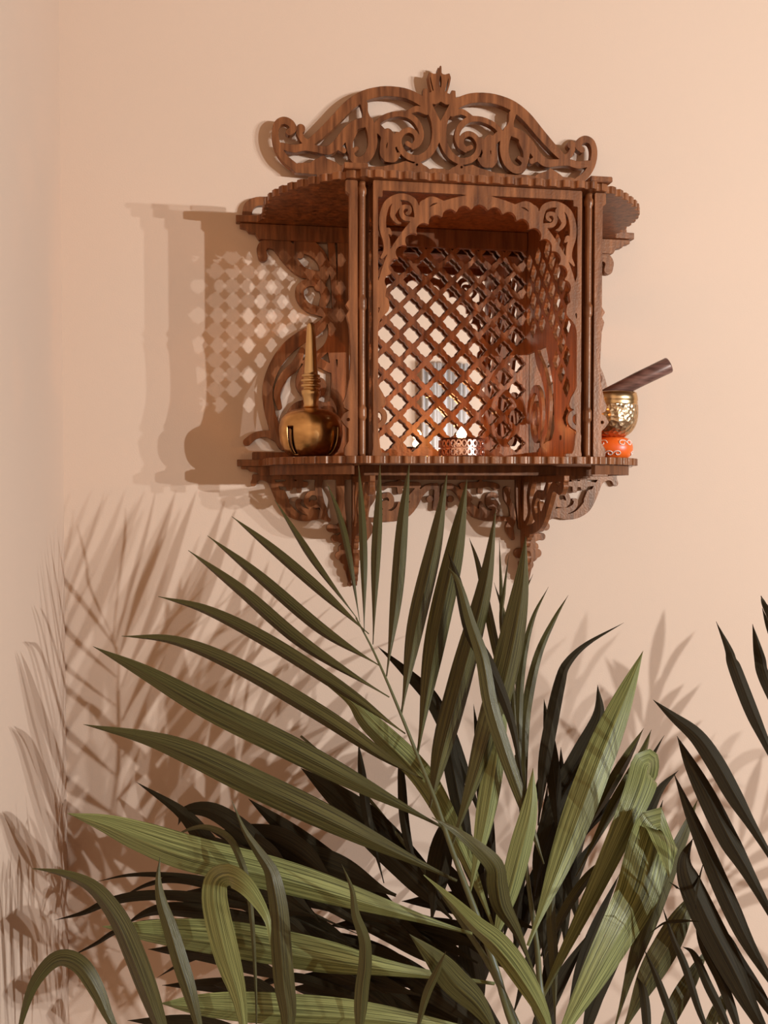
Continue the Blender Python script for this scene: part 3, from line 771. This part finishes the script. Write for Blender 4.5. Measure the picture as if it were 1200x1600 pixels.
LB([(1083, 1395), (1070, 1430), (1045, 1480), (1010, 1540), (970, 1620)], 48, -.55, -.6, roll=.1)
LB([(1108, 1479), (1083, 1530), (1053, 1585), (1020, 1660)], 34, -.56, -.6)
LB([(1134, 1548), (1117, 1590), (1090, 1650)], 22, -.58, -.6)
LB([(1006, 1138), (980, 1186), (951, 1237), (910, 1310)], 22, -.36, -.46)
LB([(1038, 1149), (1010, 1197), (965, 1248), (925, 1289), (890, 1340)], 16, -.36, -.46, m='leaf_shaded')
LB([(1018, 1140), (1000, 1190), (960, 1260), (900, 1370)], 22, -.37, -.47)
LB([(985, 1108), (955, 1150), (935, 1200), (880, 1300)], 16, -.36, -.46, m='leaf_shaded')
LB([(857, 917), (833, 967), (817, 1037), (811, 1120), (812, 1250)], 15, -.34, -.44, peak=.7)
LB([(888, 930), (867, 967), (843, 1020), (827, 1087), (820, 1153), (822, 1300)], 18, -.34, -.44, peak=.7)
LB([(780, 840), (783, 907), (786, 970), (800, 1080), (815, 1200)], 8, -.34, -.44)
LB([(795, 867), (788, 925), (784, 980), (800, 1100)], 7, -.34, -.44)
LB([(833, 897), (817, 937), (808, 1000), (806, 1100)], 7, -.34, -.44)
LB([(733, 840), (747, 880), (763, 953), (775, 1010), (800, 1120), (815, 1250)], 15, -.36, -.46)
LB([(772, 910), (790, 970), (800, 1060), (808, 1180)], 10, -.36, -.46)
LB([(697, 883), (717, 910), (735, 970), (755, 1030), (768, 1103), (795, 1190), (830, 1290), (850, 1350)], 26, -.44, -.52, peak=.6)
LB([(700, 862), (715, 905), (735, 985), (765, 1040), (800, 1130), (822, 1260)], 22, -.42, -.5, m='leaf_shaded')
LB([(870, 1360), (862, 1420), (866, 1500), (868, 1600)], 18, -.48, -.54, m='leaf')
LB([(950, 1340), (920, 1370), (880, 1430), (850, 1500)], 18, -.46, -.5, m='leaf')

Cf = stalk(main, [(800, 1480, -.60), (830, 1560, -.60), ('w', .40, MY-.02, .5), ('w', MX+.01, MY-.02, .31)], .0025, .005)
def LC(pts, wd_, a_=-.66, b_=-.62, **k): leaflet(Cf, pts, wd_, Y0=a_, Y1=b_, **k)
LC([(675, 1277), (712, 1297), (750, 1327), (775, 1355), (778, 1385), (785, 1420), (808, 1460), (838, 1530)], 36, peak=.6, twist=1.6)
LC([(662, 1367), (700, 1405), (740, 1447), (775, 1478), (812, 1525), (850, 1590), (870, 1660)], 46, m='leaf_lit', roll=.6, twist=-.8)
LC([(640, 1460), (682, 1502), (712, 1537), (750, 1575), (790, 1640)], 46, -.68)
LC([(534, 1350), (550, 1390), (556, 1430), (570, 1470), (571, 1510), (566, 1550), (560, 1640)], 24, -.68, -.64, peak=.85)
LC([(697, 1487), (682, 1522), (665, 1562), (645, 1640)], 15, -.68, -.64)

Ef = stalk(main, [(470, 1150, -.22), (560, 1230, -.26), (640, 1330, -.32), (720, 1440, -.40), (790, 1560, -.48), ('w', .38, MY+.03, .5), ('w', MX, MY+.03, .31)], .0018, .005)
def LE(pts, wd_, a_=-.24, b_=-.36, **k):
    k.setdefault('m', 'leaf_shaded'); leaflet(Ef, pts, wd_, Y0=a_, Y1=b_, **k)
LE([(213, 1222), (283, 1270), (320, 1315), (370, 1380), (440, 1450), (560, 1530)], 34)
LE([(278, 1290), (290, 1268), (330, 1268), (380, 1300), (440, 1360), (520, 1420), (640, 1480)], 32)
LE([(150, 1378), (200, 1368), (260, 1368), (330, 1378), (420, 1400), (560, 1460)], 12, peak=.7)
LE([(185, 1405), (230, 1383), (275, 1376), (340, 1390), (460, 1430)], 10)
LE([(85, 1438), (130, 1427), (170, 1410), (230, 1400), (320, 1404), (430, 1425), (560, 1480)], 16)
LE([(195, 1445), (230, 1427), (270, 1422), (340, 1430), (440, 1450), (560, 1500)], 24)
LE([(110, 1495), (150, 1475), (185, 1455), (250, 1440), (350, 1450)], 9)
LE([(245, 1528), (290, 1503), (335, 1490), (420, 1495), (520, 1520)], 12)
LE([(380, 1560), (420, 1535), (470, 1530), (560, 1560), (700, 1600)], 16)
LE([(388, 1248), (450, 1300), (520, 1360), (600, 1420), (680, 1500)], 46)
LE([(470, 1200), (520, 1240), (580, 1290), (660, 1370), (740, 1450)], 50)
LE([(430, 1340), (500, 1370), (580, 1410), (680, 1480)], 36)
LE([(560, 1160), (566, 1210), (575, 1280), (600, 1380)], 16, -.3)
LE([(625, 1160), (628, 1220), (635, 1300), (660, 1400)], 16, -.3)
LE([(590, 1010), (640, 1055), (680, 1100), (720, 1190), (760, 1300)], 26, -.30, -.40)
LE([(513, 1073), (550, 1098), (577, 1133), (640, 1195), (680, 1250), (735, 1360), (775, 1460)], 44, -.42, -.44, m='leaf_lit', roll=.5)
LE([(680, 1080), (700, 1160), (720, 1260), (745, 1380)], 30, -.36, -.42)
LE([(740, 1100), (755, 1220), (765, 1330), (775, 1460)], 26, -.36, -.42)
rr = random.Random(11)
for i in range(26):
    bx_ = rr.uniform(430, 760); by_ = rr.uniform(1360, 1660); an = rr.uniform(-3.0, -2.3); Ln = rr.uniform(150, 300)
    tx = bx_+math.cos(an)*Ln; ty = by_+math.sin(an)*Ln*.7
    LE([(tx, ty), ((tx+bx_)/2, (ty+by_)/2-14), (bx_, by_)], rr.uniform(26, 50), rr.uniform(-.2, -.30), -.38)
rr = random.Random(3)
for i in range(20):
    bx_ = rr.uniform(640, 860); by_ = rr.uniform(1430, 1640); an = rr.uniform(-2.9, -1.2) if i % 2 else rr.uniform(-3.0, -2.2); Ln = rr.uniform(180, 330)
    tx = bx_+math.cos(an)*Ln; ty = by_+math.sin(an)*Ln*.8
    if ty < 1230: ty = 1230+rr.uniform(0, 80)
    LE([(tx, ty), ((tx+bx_)/2, (ty+by_)/2-12), (bx_, by_)], rr.uniform(22, 44), rr.uniform(-.2, -.32), -.40)
for i in range(20):
    bx_ = rr.uniform(740, 920); by_ = rr.uniform(1420, 1680); tx = bx_+rr.uniform(-30, 110); ty = by_-rr.uniform(180, 300)
    LE([(tx, ty), ((tx+bx_)/2-6, (ty+by_)/2), (bx_, by_)], rr.uniform(18, 34), rr.uniform(-.28, -.36), -.40)

# --- left palm
LX, LY = .02, -.50
left = thing('potted_palm', 'small palm at lower left with drooping strap leaves curling over at the tips', 'palm', (LX, LY, 0))
pot(left, LX, LY, .13, .30)
Df = stalk(left, [(330, 1640, -.58), (330, 1700, -.56), ('w', LX, LY, .45), ('w', LX, LY, .27)], .005, .007)
def LD(pts, wd_, a_=-.56, b_=-.60, **k): leaflet(Df, pts, wd_, Y0=a_, Y1=b_, **k)
LD([(50, 1357), (100, 1367), (145, 1390), (180, 1435), (205, 1490), (228, 1550), (255, 1620), (290, 1700)], 38, roll=.35, peak=.6)
LD([(22, 1650), (35, 1590), (52, 1540), (78, 1506), (102, 1498), (128, 1512), (152, 1550), (178, 1605), (240, 1700)], 27, peak=.6, fold=.2)
LD([(250, 1337), (247, 1375), (252, 1410), (265, 1450), (280, 1500), (300, 1565), (330, 1680)], 25, peak=.7)
LD([(422, 1478, -.64), (419, 1440, -.64), (403, 1408, -.63), (382, 1382, -.62), (357, 1368, -.60), (338, 1376, -.57), (334, 1402, -.57), (340, 1440, -.58), (355, 1500, -.59), (375, 1570, -.60), (390, 1680, -.60)], 46, m='leaf_lit', roll=.3, peak=.72, fold=.12)
LD([(362, 1250), (380, 1295), (400, 1327), (420, 1357), (428, 1382), (435, 1425), (438, 1475), (443, 1537), (450, 1600), (440, 1690)], 34, roll=.2, peak=.75)
LD([(264, 1312), (293, 1297), (322, 1293), (353, 1306), (372, 1335), (390, 1400), (400, 1550), (400, 1660)], 11, -.5, peak=.5)

# --- right palm
RX, RY = .80, -.62
right = thing('potted_palm', 'dark palm fronds slanting in from the right edge of the picture', 'palm', (RX, RY, 0))
pot(right, RX, RY, .15, .32)
Rf = stalk(right, [(1245, 1010, -.62), (1262, 1200, -.64), (1268, 1400, -.66), (1262, 1600, -.66), (1250, 1720, -.66), ('w', RX, RY, .45), ('w', RX, RY, .29)], .0012, .007)
Rg = stalk(right, [(1130, 1560, -.60), (1160, 1640, -.62), ('w', RX-.02, RY, .5), ('w', RX-.03, RY, .29)], .003, .007)
def LR(pts, wd_, a_=-.58, b_=-.64, p=None, **k):
    k.setdefault('m', 'leaf_shaded'); leaflet(p or Rf, pts, wd_, Y0=a_, Y1=b_, **k)
LR([(1119, 971), (1140, 1015), (1149, 1040), (1174, 1105), (1200, 1165), (1262, 1300)], 26)
LR([(1176, 975), (1189, 1025), (1202, 1070), (1260, 1210)], 26)
LR([(1189, 931), (1203, 955), (1250, 1060)], 16)
LR([(1191, 950), (1212, 1000), (1255, 1110)], 16)
LR([(1020, 1093), (1053, 1120), (1090, 1150), (1119, 1190), (1149, 1243), (1182, 1300), (1265, 1440)], 34)
LR([(1058, 1150), (1079, 1192), (1108, 1247), (1140, 1310), (1174, 1370), (1265, 1540)], 38)
LR([(1053, 1208), (1079, 1270), (1112, 1345), (1145, 1420), (1182, 1495), (1262, 1620)], 34)
LR([(1083, 1310), (1072, 1343), (1080, 1378), (1108, 1440), (1145, 1512), (1182, 1587), (1240, 1690)], 50)
LR([(1035, 1416), (1053, 1468), (1072, 1512), (1097, 1589), (1130, 1660)], 14, p=Rg)
LR([(1086, 1427), (1098, 1475), (1127, 1530), (1149, 1589), (1165, 1650)], 20, p=Rg)
LR([(1006, 1482), (1028, 1530), (1050, 1589), (1080, 1670)], 14, p=Rg)
LR([(1066, 1479), (1086, 1493), (1108, 1541), (1132, 1590), (1160, 1660)], 17, p=Rg)
LR([(1112, 1438), (1136, 1466), (1158, 1508), (1193, 1562), (1240, 1640)], 26)
LR([(1100, 1345), (1090, 1390), (1087, 1420)], 6)
LR([(1046, 1378), (1066, 1393), (1077, 1412)], 6)
LR([(1017, 1457), (1040, 1443), (1070, 1440), (1092, 1440)], 7)
LR([(995, 1526), (1006, 1545), (1012, 1600), (1010, 1660)], 18, p=Rg)

# --- out of frame: the lamp bulbs are bare lights

# fronds of the same palm standing just right of the view; they throw the shadows behind the right hand leaves
rr = random.Random(21)
def side_frond(path, n, spread, lean, ln):
    st = stalk(right, [('w', RX+.03, RY, .29), ('w', RX+.06, RY, .5)]+path, .006, .0015)
    P = [Vector(p[1:]) for p in path]
    Q = [Vector(q) for q in crom([tuple(p) for p in P], 40)]
    for i in range(n):
        f = i/(n-1); b_ = Q[int(4+f*36)]; sg = -1 if i % 2 else 1
        a_ = lean+sg*spread*(1-.75*f)+rr.uniform(-.08, .08); L_ = ln*(1-.45*f)*rr.uniform(.85, 1.1)
        tip = b_+Vector((math.sin(a_)*L_, rr.uniform(-.05, .05), math.cos(a_)*L_-.02*rr.random()))
        mid = (b_+tip)/2+Vector((0, 0, .03*abs(math.sin(a_))+.01))
        leaflet(st, [('w', *tip), ('w', *mid), ('w', *b_)], rr.uniform(22, 36), 'leaf', roll=rr.uniform(-.5, .5))
side_frond([('w', 1.00, -.60, EYE-.55), ('w', 1.02, -.60, EYE-.40), ('w', 1.05, -.60, EYE-.24)], 16, .75, .12, .24)
side_frond([('w', 1.10, -.66, EYE-.62), ('w', 1.19, -.66, EYE-.48), ('w', 1.30, -.66, EYE-.38)], 16, .9, .7, .24)
side_frond([('w', .94, -.52, EYE-.62), ('w', .90, -.50, EYE-.52), ('w', .87, -.48, EYE-.44)], 10, .6, -.15, .18)
